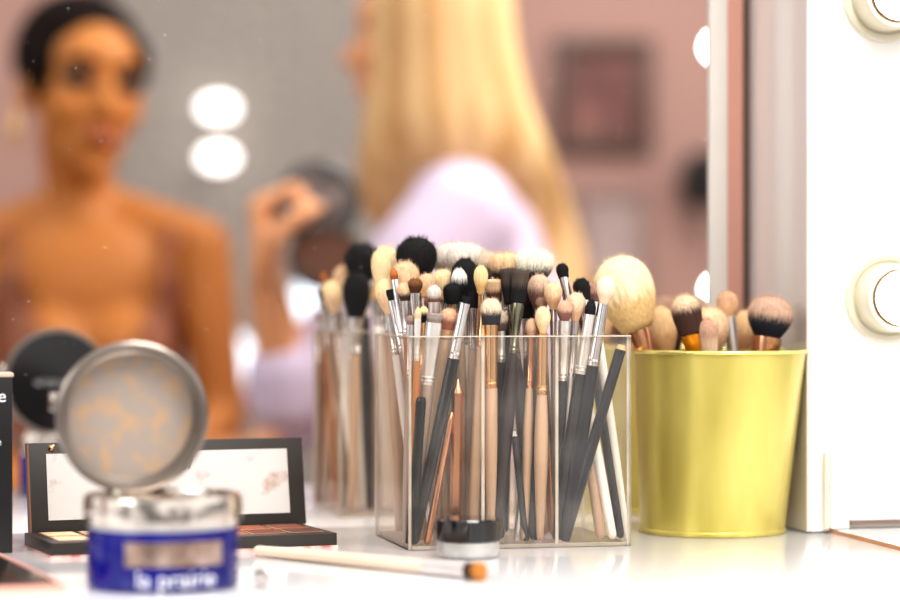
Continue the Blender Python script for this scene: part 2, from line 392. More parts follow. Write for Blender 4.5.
#            tip x,y   d    base x  d     w  L shape tip root split flat        ferrule                 handle
bb(416,237,.092,424,.09,(40,42,'round',BK,BK,.5,.8),('silver',20,12,40),('black',11,13,8),'large fluffy black brush standing highest above the organiser',**kw)
bb(385,246,.118,402,.10,(29,46,'round',CR,CR,.5,.8),('silver',14,9,40),('tan',9,11,7),'cream domed brush just left of the tallest black brush',**kw)
bb(397,269,.119,399,.10,(30,50,'round',BK,BK,.5,.8),('silver',17,11,40),('tan',10,12,8),'black brush half hidden behind the cream teardrop brush at left',**kw)
bb(404,261,.078,424,.06,(29,38,'round',PE,(206,160,118),.4,.8),('silver',14,9,40),('white',9,11,7),'round peach brush in front of the tallest black brush',**kw)
bb(385,278,.085,420,.07,(23,38,'tear',CR,PE,.5,.6),('silver',9,7,40),('white',7,8,6),'cream teardrop brush leaning out over the left side',**kw)
bb(393,268,.050,432,.02,(8,12,'point',(196,120,58),(150,84,40),.4,.6),('silver',7,6,60),('silver',6,7,5),'tiny orange pointed brush with long slim silver ferrule',**kw)
bb(390,289,.050,440,.02,(9,12,'flat',BK,BK,.5,.5),('silver',9,7,52),('taupe',7,8,6),'small square black brush leaning left on silver ferrule',**kw)
bb(404,282,.03,417,.03,(14,19,'round',PE,DB,.35,.8),('silver',8,7,34),('amber',7,8,6),'small peach brush with a dark root behind slim silver ferrules',**kw)
bb(415,278,.026,420,.04,(14,15,'round',(128,84,44),(84,52,30),.5,.7),('silver',12,8,44),('taupe',8,9,6),'small dark brown rounded brush with silver ferrule',**kw)
bb(427,273,.055,432,.06,(19,24,'dome',PE,(214,164,112),.4,.8),('silver',13,8,34),('white',8,10,6),'medium peach brush below the tallest black brush',**kw)
bb(434,285,.02,438,.05,(14,17,'dome',(222,214,204),(120,84,66),.3,.8),('satin',12,8,60),('tan',8,10,6),'small grey and white brush with a brown root',**kw)
bb(418,307,.002,412,.002,(7,12,'point',CR,PE,.4,.7),('satin',7,5,42),('amber',6,8,6),'tiny cream brush with white ferrule and amber handle',**kw)
bb(411,315,.006,405,.006,(9,10,'dome',(164,140,128),(130,104,94),.4,.6),('silver',8,6,52),('taupe',6,8,6),'tiny grey-brown brush at the left front corner',**kw)
bb(424,306,.010,416,.010,(9,17,'tear',CR,BK,.55,.7),('gold',8,5,50),('tan',6,8,6),'tiny cream and black brush with a slim gold ferrule',**kw)
bb(435,313,.004,411,.012,(16,10,'flat',(170,156,150),(140,124,116),.4,.5),('satin',16,13,62),('taupe',13,13,9),'flat grey brush with wide pale silver ferrule',**kw)
bb(450,308,.012,420,.030,(18,22,'dome',(226,178,146),(160,108,90),.45,.8),('tan',17,16,8),('tan',15,14,8),'pinkish brown domed brush with a plain beige handle',rings=False,**kw)
bb(467,296,.002,414,.002,(9,8,'flat',BK,BK,.5,.5),('silver',10,12,56),('black',12,12,9),'flat black-tipped brush with long black handle crossing the left compartment',**kw)
bb(484,301,.004,472,.010,(6,10,'point',(150,110,90),DB,.4,.6),('gold',8,10,36),('tan',10,12,10),'gold ferruled brush with tiny slanted brown tip',**kw)
bb(491,298,.001,491,.004,(21,26,'dome',(226,204,178),(52,50,58),.42,.85),('gold',14,13,64),('tan',13,13,6),'domed brush, pale above dark root, on tall gold ferrule',**kw)
bb(481,265,.018,478,.05,(14,30,'tear',(240,212,160),(226,184,120),.4,.7),('gold',6,6,40),('tan',6,8,5),'slim cream teardrop brush with gold ferrule above the middle',**kw)
bb(465,258,.055,462,.07,(27,46,'round',BK,BK,.5,.8),('silver',16,11,40),('white',10,12,8),'fluffy black brush left of the slim cream teardrop',**kw)
bb(459,268,.036,466,.05,(16,34,'tear',WH,BK,.6,.7),('silver',9,8,40),('tan',8,10,6),'black brush with a feathery white tip',**kw)
bb(452,283,.026,447,.06,(17,20,'dome',BK,BK,.5,.7),('green',12,9,50),('taupe',9,11,7),'short black brush on a grey-green ferrule',**kw)
bb(458,242,.115,466,.10,(56,36,'round',(216,206,194),(176,156,142),.4,.7),('silver',24,16,30),('black',15,16,10),'very wide fluffy grey brush at the back of the organiser',**kw)
bb(443,269,.068,448,.08,(24,30,'dome',CR,(222,178,120),.4,.8),('silver',16,10,30),('white',9,11,7),'broad cream brush behind the small grey and white one',**kw)
bb(487,251,.105,486,.10,(26,26,'round',(208,188,166),(150,126,110),.4,.8),('silver',16,10,30),('tan',10,12,8),'beige-grey brush at the back right of the wide grey one',**kw)
bb(494,279,.034,500,.06,(17,22,'flat',PE,(90,54,40),.45,.7),('silver',13,9,36),('tan',9,11,7),'flat-topped brush, peach above brown, behind the gold ferrules',**kw)
bb(507,268,.030,535,.010,(15,36,'flat',(78,66,60),BK,.5,.8),('green',7,9,56),('plum',9,14,12),'black brush with grey-green ferrule and plum handle leaning left',**kw)
bb(521,270,.020,495,.004,(17,34,'flat',(84,72,64),BK,.5,.8),('green',13,8,50),('plum',9,15,13),'black brush with flared grey-green ferrule and plum handle leaning right',**kw)
bb(506,252,.085,505,.08,(34,34,'fan',(228,192,152),(60,42,36),.42,.8),('silver',14,10,30),('black',10,12,8),'fan of peach hairs with dark roots at the back',**kw)
bb(534,249,.075,530,.07,(40,36,'fan',(240,232,212),(50,42,38),.38,.8),('silver',14,10,30),('black',10,12,8),'wide ivory brush with dark striped roots at the back',**kw)
bb(539,274,.036,545,.05,(23,34,'round',(220,188,164),(140,104,92),.5,.8),('silver',12,9,40),('copper',9,11,7),'rounded rosy beige brush below the wide ivory one',**kw)
bb(553,282,.012,556,.05,(18,28,'tear',(238,202,164),(226,180,138),.4,.75),('silver',8,6,50),('silver',6,8,5),'peach teardrop brush on a thin silver ferrule, right compartment',**kw)
bb(541,297,.024,552,.05,(12,14,'dome',(170,134,112),(96,66,56),.4,.8),('silver',9,7,40),('copper',7,9,6),'small brown brush tucked below the rosy beige one',**kw)
bb(543,306,.001,540,.002,(15,28,'tear',(236,208,172),(230,196,150),.4,.75),('gold',11,11,60),('tan',10,14,7),'cream teardrop brush with gold ferrule in the middle compartment',**kw)
bb(532,318,.008,524,.010,(12,20,'round',(214,178,148),(190,150,124),.4,.8),('copper',8,7,50),('tan',7,10,7),'small beige brush half hidden by the gold ferruled teardrop',**kw)
bb(565,300,.005,558,.020,(15,21,'round',(214,176,150),(138,96,84),.45,.85),('satin',12,9,60),('grey',9,11,8),'rosy brown round brush with pale ferrule and charcoal handle',**kw)
bb(577,292,.010,561,.012,(18,30,'tear',(236,202,172),(222,178,144),.4,.8),('silver',8,7,54),('silver',7,9,6),'peach brush on slim silver stem between two charcoal handles',**kw)
bb(561,263,.040,613,.006,(12,15,'dome',BK,BK,.5,.8),('silver',9,7,40),('white',8,11,9),'small black smudger brush with white handle leaning left',**kw)
bb(580,278,.036,621,.010,(17,22,'dome',BK,BK,.5,.8),('silver',10,8,40),('black',7,9,8),'black rounded brush leaning left with black handle at right',**kw)
bb(565,281,.046,601,.008,(10,22,'dome',(206,164,146),(150,108,96),.5,.8),('silver',8,7,40),('tan',8,11,10),'slim pinkish brush leaning left with beige handle',**kw)
bb(591,282,.046,626,.016,(13,20,'dome',(180,140,120),(110,80,70),.4,.8),('silver',9,7,40),('white',8,10,9),'brown brush with white handle beside the acrylic right wall',**kw)
bb(592,299,.004,556,.004,(11,16,'point',(30,28,36),BK,.5,.85),('satin',11,11,60),('grey',12,13,10),'pointed black pencil brush with pale ferrule and charcoal handle',**kw)
bb(608,276,.001,563,.001,(18,29,'tear',(246,224,200),(234,204,176),.4,.85),('silver',11,12,62),('grey',12,15,10),'ivory teardrop brush with silver ferrule leaning right over the edge',**kw)
bb(501,310,.022,501,.030,(14,20,'dome',(190,170,150),(90,74,66),.4,.8),('satin',9,8,32),('black',8,10,8),'brush with pale ferrule hidden behind the dark-rooted domed one',**kw)
bb(527,288,.050,528,.05,(15,30,'dome',(60,46,42),BK,.5,.8),('silver',10,8,40),('black',8,10,8),'dark brush filling the gap behind the flared green ferrule',**kw)
bb(473,290,.030,470,.04,(12,18,'dome',BK,BK,.5,.8),('silver',9,8,40),('tan',8,10,8),'small black brush right of the flat black-tipped one',**kw)
bb(430,296,.040,446,.05,(12,16,'dome',(150,100,70),BN,.5,.8),('silver',9,8,40),('tan',8,10,8),'small brown brush behind the grey and white one',**kw)
# pencils in the organiser
def pencil(tx, ty, d, bx, db, w, wt, body, tipm, label, hexa=False, sharp=10):
    b_t = b0-.004-d; tip = PB(tx, ty, b_t); q = PB(bx, 500, b0-.007-db); base = Vector((q.x, q.y, TAB+.0042))
    k = tip.y/F; ax = tip-base; z = ax.normalized(); x = Vector((0,1,0)).cross(z).normalized(); y = z.cross(x)
    rt = root('makeup_pencil', label, 'pencil', Matrix.Translation(base) @ Matrix((x,y,z)).transposed().to_4x4(), 'make-up pencils standing in the acrylic organiser')
    L = ax.length; r = w*k/2; sh = sharp*k
    bm = bmesh.new(); lathe(bm, [(r*.8,0),(r,.001),(r,L-sh)], 6 if hexa else 20); link('barrel', bm, body, rt, angle=30)
    bm = bmesh.new(); lathe(bm, [(r*.96,L-sh),(wt*k/2,L-.0004),(wt*k/2*.6,L)], 20); link('tip', bm, tipm, rt, angle=40)
    BRUSHES.append(rt)
pencil(622,345,.0,564,.001,11,8,M_dgrey,mat('peach_core', rgb(214,170,130), .5, var=.1),'charcoal pencil with a peach end leaning at the right',sharp=5)
pencil(458,379,.001,455,.001,12,2,M_copper,M_copper,'faceted rose gold pencil standing point up in the left compartment',True,14)
pencil(421,397,.001,411,.003,11,9,M_black,M_black,'black capped eyeliner pen at the front left corner',sharp=4)
pencil(452,412,.002,427,.002,7,3,M_copper,M_copper,'thin rose gold pencil leaning beside the long black handle',sharp=8)
pencil(482,380,.020,482,.020,8,6,mat('grey_green_lacquer', rgb(128,124,112), .3, coat=.4, var=.15),M_silver,'slim grey-green pencil between two beige handles',sharp=6)
pencil(514,430,.006,526,.010,7,4,M_dgrey,M_silver,'thin dark pencil leaning between the two plum handles',sharp=6)
pencil(529,410,.018,517,.012,7,4,M_silver,M_silver,'thin silver pencil behind the plum handles',sharp=8)

# ---------------------------------------------------------------- bucket
bc = P(716, 298, 2.012); bc.z = TAB
bk = root('metal_bucket', 'shiny yellow-green metal bucket full of face brushes', 'bucket', Matrix.Translation(bc))
m, nt, out = nodes('lime_gold_metal')
b = nt.nodes.new('ShaderNodeBsdfPrincipled'); b.inputs['Metallic'].default_value = .55; b.inputs['Roughness'].default_value = .34
b.inputs['Coat Weight'].default_value = .4; b.inputs['Coat Roughness'].default_value = .15
tc = nt.nodes.new('ShaderNodeTexCoord'); mp = nt.nodes.new('ShaderNodeMapping'); mp.inputs['Scale'].default_value = (18,18,5)
nz = nt.nodes.new('ShaderNodeTexNoise'); nz.inputs['Scale'].default_value = 1.3; nz.inputs['Detail'].default_value = 3
nt.links.new(tc.outputs['Object'], mp.inputs[0]); nt.links.new(mp.outputs[0], nz.inputs['Vector'])
cr = nt.nodes.new('ShaderNodeValToRGB'); cr.color_ramp.elements[0].position = .3; cr.color_ramp.elements[0].color = rgb(182,168,78); cr.color_ramp.elements[1].position = .7; cr.color_ramp.elements[1].color = rgb(216,202,118)
nt.links.new(nz.outputs['Fac'], cr.inputs[0])
n2 = nt.nodes.new('ShaderNodeTexNoise'); n2.inputs['Scale'].default_value = 120; nt.links.new(tc.outputs['Object'], n2.inputs['Vector'])
mr = nt.nodes.new('ShaderNodeMapRange'); mr.inputs[1].default_value = .77; mr.inputs[2].default_value = .80; nt.links.new(n2.outputs['Fac'], mr.inputs[0])
mx = nt.nodes.new('ShaderNodeMix'); mx.data_type = 'RGBA'; mx.inputs[7].default_value = rgb(90,76,30)
nt.links.new(mr.outputs[0], mx.inputs[0]); nt.links.new(cr.outputs[0], mx.inputs[6]); nt.links.new(mx.outputs[2], b.inputs['Base Color'])
nt.links.new(b.outputs[0], out.inputs[0]); M_bucket = m
BH = .1435; rb, rtp = .0572, .0680
shear = lambda v: Vector((v.x+(v.z/BH-.5)*.0062, v.y, v.z))
bm = bmesh.new()
pr = [(rb-.002, .0015), (rb, 0), (rb+.0012, .0012), (rb+.0012, .003), (rb+.0002, .0042)]
for i in range(1, 9): t = i/9; pr.append((rb+(rtp-rb)*t, .0042+(BH-.0042)*t))
pr += [(rtp, BH-.001)]
for i in range(9, -1, -1): t = i/9; pr.append((rb-.001+(rtp-rb)*t, .003+(BH-.006)*t))
lathe(bm, pr, 96, cap0=True, cap1=True)
for v in bm.verts: v.co = shear(v.co)
link('body', bm, M_bucket, bk, angle=35)
bm = bmesh.new()
nseg = 96
for i in range(nseg):
    pass
ring = []
for i in range(nseg):
    a = 2*PI*i/nseg; row = []
    for j in range(10):
        q = 2*PI*j/10; r = rtp+.0004+.0016*math.cos(q); row.append(bm.verts.new(shear(Vector((r*math.cos(a), r*math.sin(a), BH-.0006+.0016*math.sin(q))))))
    ring.append(row)
for i in range(nseg):
    for j in range(10): bm.faces.new((ring[i][j], ring[(i+1)%nseg][j], ring[(i+1)%nseg][(j+1)%10], ring[i][(j+1)%10]))
link('rolled_rim', bm, mat('pale_gold_rim', rgb(232,222,140), .25, .8, var=.1), bk)
BKB = []
GB = 'face brushes standing in the yellow-green bucket'
def kb(tx, ty, dy, bx, by, head, fer, han, label, **k2):
    tip = P(tx, ty, 2.012+dy); base = Vector((bc.x+bx, bc.y+by, TAB+.006)); kk = tip.y/F
    r = brush(base, tip, kk, head, fer, han, label, group=GB, **k2); BKB.append(r)
kb(614,257,-.012,-.0126,.0,(58,76,'round',(246,224,184),(226,190,134),.42,.62),('copper',25,18,44),('tan',12,14,9),'huge cream powder brush leaning left out of the bucket')
kb(683,295,-.045,.010,-.030,(29,40,'dome',(226,196,164),(72,46,38),.62,.8),('orange',21,15,34),('black',14,16,10),'brown brush with pale tip and amber ferrule at bucket front',rings=False)
kb(706,319,-.048,.006,-.020,(20,34,'dome',(196,156,134),(232,200,170),.4,.8),('satin',14,10,30),('white',10,12,8),'short rosy striped brush low at the bucket front')
kb(710,307,-.010,-.008,.0,(38,46,'round',(234,200,164),(214,170,134),.4,.8),('satin',18,12,30),('white',12,14,8),'wide peach brush behind the short rosy striped one')
kb(726,291,.0,.030,.0,(21,26,'round',(206,166,134),(224,182,140),.5,.8),('satin',13,11,60),('silver',10,12,8),'peach and brown brush with long silver ferrule leaning left')
kb(773,296,-.012,.016,-.020,(44,42,'round',(192,160,138),(30,32,42),.42,.85),('copper',30,26,34),('black',22,20,10),'big stubby brush, beige tips over black, rose gold ferrule',rings=False)
kb(746,310,.035,.015,.02,(22,40,'round',(224,186,144),(200,150,108),.4,.8),('gold',14,10,30),('tan',10,12,8),'tan brush between the silver ferrule and stubby black brush')
kb(659,306,.02,-.02,.01,(28,50,'round',(226,190,146),(206,160,112),.4,.8),('gold',15,11,30),('tan',10,12,8),'tan brush behind the huge cream powder brush')
kb(669,318,.036,-.015,.022,(22,34,'round',(120,86,70),(60,38,32),.4,.8),('gold',14,10,30),('black',10,12,8),'dark brown brush deep in the bucket behind the amber ferrule')
kb(694,296,.045,-.010,.035,(28,34,'round',(176,152,134),(140,112,98),.4,.8),('silver',16,12,30),('black',10,12,8),'grey-beige brush at the back of the bucket')

# ---------------------------------------------------------------- blue powder jar
jc = P(163, 298, 1.632); jc.z = TAB; JR = .0485
jar = root('powder_jar', 'round cobalt blue powder jar with its silver lid propped open', 'jar', frame(jc, YAW))
M_blue = mat('cobalt_glass', rgb(0,4,126), .12, coat=.12, var=.4, scale=18, spec=.35)
M_chrome = mat('chrome', rgb(216,208,200), .12, 1, var=.12, scale=30)
bm = bmesh.new(); lathe(bm, [(JR*.93,0),(JR*.985,.0015),(JR,.004),(JR,.036),(JR*.985,.0385),(JR*.95,.0385)], 80); link('body', bm, M_blue, jar, angle=35)
bm = bmesh.new(); lathe(bm, [(JR*.97,.0384),(JR*.975,.0405),(JR*.97,.041)], 80); link('white_seal', bm, M_white, jar, angle=35)
bm = bmesh.new(); lathe(bm, [(JR*1.0,.0410),(JR*1.035,.0420),(JR*1.045,.046),(JR*1.045,.055),(JR*1.03,.0585),(JR*.99,.0598),(JR*.90,.0598),(JR*.88,.057)], 80)
link('silver_rim', bm, M_chrome, jar, angle=35)
bm = bmesh.new(); lathe(bm, [(JR*.86,.052),(JR*.5,.0535),(.0005,.054)], 60); link('powder', bm, mat('beige_powder', rgb(224,196,160), .9, var=.1, scale=90, bump=.3), jar)
def bent(u0, u1, z0, z1, r, depth, n=24):
    bm = bmesh.new(); rows = []
    for i in range(n+1):
        a = -PI/2+(u0+(u1-u0)*i/n)/r; c, s = math.cos(a), math.sin(a)
        rows.append([bm.verts.new((q*c, q*s, z)) for q, z in ((r,z0),(r+depth,z0+.0006),(r+depth,z1-.0006),(r,z1))])
    for i in range(n):
        for j in range(3): bm.faces.new((rows[i][j], rows[i+1][j], rows[i+1][j+1], rows[i][j+1]))
    bm.faces.new(rows[0]); bm.faces.new(rows[-1][::-1]); return bm
link('label_plate', bent(-.030, .036, .0165, .0325, JR, .0008), mat('rosy_silver_plate', rgb(206,186,176), .2, .9, col2=rgb(150,120,104), scale=60), jar, angle=35)
def wrap(r, du, z): 
    def fn(co):
        a = -PI/2+(co.x+du)/r; q = r+.0003+co.z; return Vector((q*math.cos(a), q*math.sin(a), z+co.y))
    return fn
textobj('lettering', 'la prairie', .0150, mat('white_print', rgb(236,236,240), .5, var=.02), jar, wrap(JR, .004, .0085))
# lid standing open
lidc = P(131, 416, 1.672)
LR = .0490
ld = bpy.data.objects.new('lid', None)
Rl = Matrix.Translation(lidc) @ Matrix.Rotation(YAW, 4, 'Z') @ Matrix.Rotation(PI/2+math.radians(2), 4, 'X')
bm = bmesh.new()
lathe(bm, [(LR*.80,-.0055),(LR*.985,-.0055),(LR,-.004),(LR,.0075),(LR*1.02,.0085),(LR*1.02,.010),(LR*.985,.0115),(LR*.93,.0118),(LR*.885,.0108),(LR*.87,.008),(LR*.875,-.001),(LR*.82,-.002)], 96, cap0=False, cap1=False)
ld = link('lid', bm, mat('lid_metal', rgb(140,130,122), .28, .9, var=.12, scale=30), jar, angle=35)
ld.matrix_parent_inverse = jar.matrix_world.inverted(); ld.matrix_world = Rl
bpy.context.view_layer.update()
bm = bmesh.new(); lathe(bm, [(LR*.83,-.0030),(LR*.83,-.0018)], 64)
link('window', bm, mat('powdery_window', rgb(158,146,138), .3, col2=rgb(178,150,122), scale=75, coat=.4, lo=.45, hi=.62), ld, angle=35)
bm = bmesh.new(); lathe(bm, [(LR*.93,-.0062),(LR*.94,-.0054)], 64)
link('lid_top', bm, mat('black_lid_top', rgb(20,20,22), .12, coat=1, var=.2), ld, angle=35)
textobj('lid_lettering', 'la prairie', .012, mat('silver_print', rgb(150,150,150), .4, .3), ld, lambda co: Vector((-co.x, co.y, -.0064-co.z)))
bm = bmesh.new(); box(bm, -.010, .010, -LR*1.06, -LR*.96, -.006, .003, .001); link('hinge', bm, M_chrome, ld, angle=35)
bm = bmesh.new(); box(bm, -LR*1.09, -LR*.98, .004, .016, -.004, .005, .001); link('clasp', bm, M_chrome, ld, angle=35)

# ---------------------------------------------------------------- eyeshadow palette
fl = on(51, 558); fr = on(337, 547); yw = math.atan2(fr.y-fl.y, fr.x-fl.x); PW = (fr-fl).length; PD = .088
pal = root('eyeshadow_palette', 'open black eyeshadow palette with mirrored lid behind the blue jar', 'palette', frame(Vector((fl.x, fl.y, TAB)), yw))
M_pal = mat('black_card', rgb(50,44,40), .45, var=.15)
M_rg = mat('rose_gold_edge', rgb(196,140,104), .35, .6, var=.2)
bm = bmesh.new(); box(bm, 0, PW, 0, PD, .0014, .0105, .0006); link('base', bm, M_pal, pal, angle=35)
bm = bmesh.new(); box(bm, -.0006, PW+.0006, -.0006, PD, 0, .0014); link('striped_rim', bm, mat('pink_white_stripe', rgb(236,214,200), .5, col2=rgb(176,96,84), scale=90, stretch=(1,0,0)), pal, smooth=False)
cols = [(222,196,158),(214,186,150),(196,130,90),(190,120,80),(188,112,66),(150,84,52),(130,70,50)]
cols2 = [(226,204,168),(206,160,120),(210,150,100),(196,110,50),(186,104,60),(120,62,44),(96,54,44)]
nc = 7; cw = (PW-.012)/nc
for r_, cl in ((0, cols2), (1, cols)):
    for i in range(nc):
        x0 = .006+i*cw+.0012; y0 = .009+r_*.036
        bm = bmesh.new(); box(bm, x0, x0+cw-.0024, y0, y0+.031, .0106, .0112, .0002)
        s = link('eyeshadow_pan', bm, M_rg, pal, angle=35)
        bm = bmesh.new(); box(bm, x0+.0014, x0+cw-.0038, y0+.0014, y0+.0296, .0112, .0114)
        link('shadow_powder', bm, mat('shadow_%d_%d' % (r_, i), rgb(*cl[i]), .7, var=.25, scale=120), s, smooth=False)
lid = link('lid', (lambda b_: (box(b_, 0, PW, 0, .006, 0, .0675, .0008), b_)[1])(bmesh.new()), M_pal, pal, angle=35)
lid.location = (.005, PD-.002, .010); lid.rotation_euler = (-math.radians(10), 0, 0)
bm = bmesh.new(); box(bm, .013, PW-.013, -.0006, .0002, .009, .059); 
link('lid_mirror', bm, mat('smudged_mirror', rgb(206,200,196), .25, .3, col2=rgb(170,134,112), scale=34, lo=.56, hi=.72), lid, smooth=False)
bm = bmesh.new(); box(bm, -.0012, .0002, -.0002, .0066, 0, .0675); box(bm, 0, PW, .006, .0066, 0, .066); link('edge_binding', bm, mat('brown_lid_back', rgb(128,84,64), .5, var=.15), lid, smooth=False)
textobj('script', 'ul', .012, M_black, lid, lambda co: Vector((.121+co.x+co.y*.35, -.0008-co.z, .0485+co.y)))
bm = bmesh.new(); lathe(bm, [(.0028,-.0004),(.0028,.0004)], 6); s = link('gilt_motif', bm, M_gold, lid); s.location = (.0175, -.0004, .0635); s.rotation_euler = (PI/2, 0, 0)

# ---------------------------------------------------------------- small things
c = on(468, 561); c = P(468, 298, 1.79+.0225); c.z = TAB
sj = root('small_pot', 'small clear pot with black screw lid before the organiser', 'pot', Matrix.Translation(c))
bm = bmesh.new(); lathe(bm, [(.0205,0),(.0222,.0015),(.0226,.004),(.0226,.0118),(.021,.0125),(.0195,.0125),(.0195,.003),(.001,.0028)], 56, cap1=True)
link('clear_base', bm, clear('clear_pot', (.86,.85,.83,1), .25, .22, (.9,.88,.86,1)), sj, angle=35)
bm = bmesh.new(); lathe(bm, [(.0185,.0032),(.0188,.006),(.001,.0064)], 40); link('cream_product', bm, mat('orange_cream', rgb(214,176,140), .5, var=.2), sj)
bm = bmesh.new(); lathe(bm, [(.0222,.0120),(.0232,.0128),(.0234,.0268),(.0226,.028),(.0005,.028)], 64, jitter=lambda i, k: .004*(i%2) if k in (1,2) else 0); link('black_lid', bm, mat('black_plastic', rgb(16,15,16), .14, coat=.8, var=.2), sj, angle=35)
# lying brush
pa = on(255, 556); pb = on(484, 581.5)
pa.z = TAB+.0042; pb.z = TAB+.0062
pa2 = Vector(pa)
lb = brush(pa2, pb, pb.y/F, (19,24,'flat',(206,140,70),(70,46,34),.45,.75), ('satin',15,15,60), ('birch',13,14,11), 'loose brush with pale birch handle lying on the white table', fuzz=.5, rings=False)
# ring shaped cap
c = on(262, 588); c.z = TAB+.0062
bm = bmesh.new(); lathe(bm, [(.0058,0),(.0062,.0005),(.0062,.005),(.0054,.0052),(.0050,.001),(.0046,.001)], 32, cap1=False)
for v in bm.verts: v.co = Matrix.Rotation(math.radians(68), 3, 'X') @ v.co
o = link('silver_ring', bm, mat('pale_cap', rgb(206,198,196), .2, .6, var=.1), angle=35); o.location = c; tag(o, 'tiny silvery ring standing on the table right of the blue jar', 'ring')
# black carton at the left edge
cr_ = on(12.5, 553); hh = CZ-(373-HZ)/F*cr_.y-TAB
ct = root('cosmetics_carton', 'tall black carton with white print at the left edge', 'carton', frame(Vector((cr_.x, cr_.y, TAB)), YAW))
bm = bmesh.new(); box(bm, -.075, 0, 0, .035, 0, hh-.003, .0005); link('body', bm, mat('black_carton', rgb(26,23,24), .4, var=.2), ct, angle=35)
bm = bmesh.new(); box(bm, -.0745, .001, 0, .036, hh-.003, hh, .0008); link('flap', bm, mat('pinkish_flap', rgb(206,178,160), .6, var=.1), ct, angle=35)
wp = mat('white_print', rgb(236,236,240), .5)
textobj('lettering', 'e', .013, wp, ct, lambda co: Vector((co.x-.0075, -.0006-co.z*.5, hh-.0170+co.y)))
textobj('lettering', 'e', .008, wp, ct, lambda co: Vector((co.x-.0098, -.0006-co.z*.5, hh-.050+co.y)))
# flat pink edged case bottom left
q0 = on(-40, 541); q1 = on(66, 592); dv = q1-q0; dv.z = 0; yw2 = math.atan2(dv.y, dv.x)
fc = root('flat_case', 'flat glossy dark case with pink edge in the near left corner', 'case', frame(Vector((q1.x, q1.y, TAB)), yw2))
Lq = dv.length
bm = bmesh.new(); box(bm, -Lq-.05, -.002, -.12, -.002, .0, .0042, .0005); link('body', bm, mat('glossy_dark', rgb(36,30,30), .2, coat=.2, var=.2), fc, angle=35)
bm = bmesh.new(); box(bm, -Lq-.05, .0, -.002, .0004, 0, .0050, .0004); box(bm, -.002, .0004, -.12, 0, 0, .0050, .0004); link('pink_edge', bm, mat('pink_edge', rgb(236,176,160), .4, var=.05), fc, angle=35)

# ---------------------------------------------------------------- the mirrored room, built as geometry behind the clear pane
def picture(px0, px1, py0, py1, fm, pm, label, fw=.03):
    q = PB((px0+px1)/2, (py0+py1)/2, -3.18); a0_, a1_ = apx(px0, -3.18), apx(px1, -3.18)
    z1_, z0_ = PB((px0+px1)/2, py0, -3.18).z, PB((px0+px1)/2, py1, -3.18).z
    r = root('framed_picture', label, 'picture', frame(N2*(MD+3.17), YAW))
    bm = bmesh.new()
    for a in ((a0_,a1_,z0_,z0_+fw),(a0_,a1_,z1_-fw,z1_),(a0_,a0_+fw,z0_+fw,z1_-fw),(a1_-fw,a1_,z0_+fw,z1_-fw)): box(bm, a[0], a[1], 0, .028, a[2], a[3], .003)
    link('frame', bm, fm, r, angle=35)
    bm = bmesh.new(); box(bm, a0_+fw, a1_-fw, .012, .028, z0_+fw, z1_-fw); link('print', bm, pm, r, smooth=False)
picture(556,652,38,152, mat('dark_frame', rgb(84,62,56), .4, var=.1), mat('rosy_brown_print', rgb(150,104,94), .5, col2=rgb(88,52,50), scale=7), 'dark framed rosy brown picture on the pink wall', .032)
picture(576,650,188,285, mat('greige_frame', rgb(150,124,116), .5, var=.1), mat('pale_grey_print', rgb(176,160,158), .5, col2=rgb(160,144,142), scale=5), 'pale grey picture hanging below the rosy brown one', .022)
def globe(px, py, rpx, b, m, label, name='globe_lamp', sy=1, cat='lamp'):
    q = PB(px, py, b); r = rpx*q.y/F
    o = root(name, label, cat, frame(q, YAW))
    bm = bmesh.new(); g = bmesh.ops.create_uvsphere(bm, u_segments=32, v_segments=20, radius=r)
    for v in g['verts']: v.co.z *= sy
    link('globe', bm, m, o)
    bm = bmesh.new(); lathe(bm, [(r*.5,0),(r*.5,.01),(r*.3,.015),(r*.3,r*1.2)], 24); s = link('socket', bm, M_cream, o, angle=35)
    s.rotation_euler = (PI/2, 0, 0); s.location = (0, r*1.0+.02, 0)
    return o
globe(218,108,17,-3.04,M_lamp,'upper of two glowing white globes on the grey wall',sy=.6)
globe(218,158,17,-3.04,M_lamp,'lower of two glowing white globes on the grey wall',sy=.6)
globe(309,305,16,-2.9,M_lampc,'cool white lamp glowing behind the raised hand',sy=1.7)
globe(238,364,15,-2.9,M_lampc,'faint cool lamp low between the two women',sy=2)
globe(718,47,21,-.16,M_bulb,'built reflection of a bulb peeking past the frame, upper one','mirror_bulb')
globe(718,290,20,-.16,M_bulb,'built reflection of a bulb peeking past the frame, lower one','mirror_bulb')
q = PB(703,180,-3.1); o = root('wall_sconce','black sconce on the pink wall at the mirror edge','sconce',frame(q,YAW))
bm = bmesh.new(); lathe(bm, [(.03,-.06),(.04,-.02),(.036,.05),(.02,.06)], 24); link('shade', bm, mat('matt_black', rgb(24,22,22), .5), o, angle=35)
bm = bmesh.new(); box(bm, -.02, .02, .03, .098, -.03, .03, .004); link('bracket', bm, mat('matt_black', rgb(24,22,22), .5), o, angle=35)

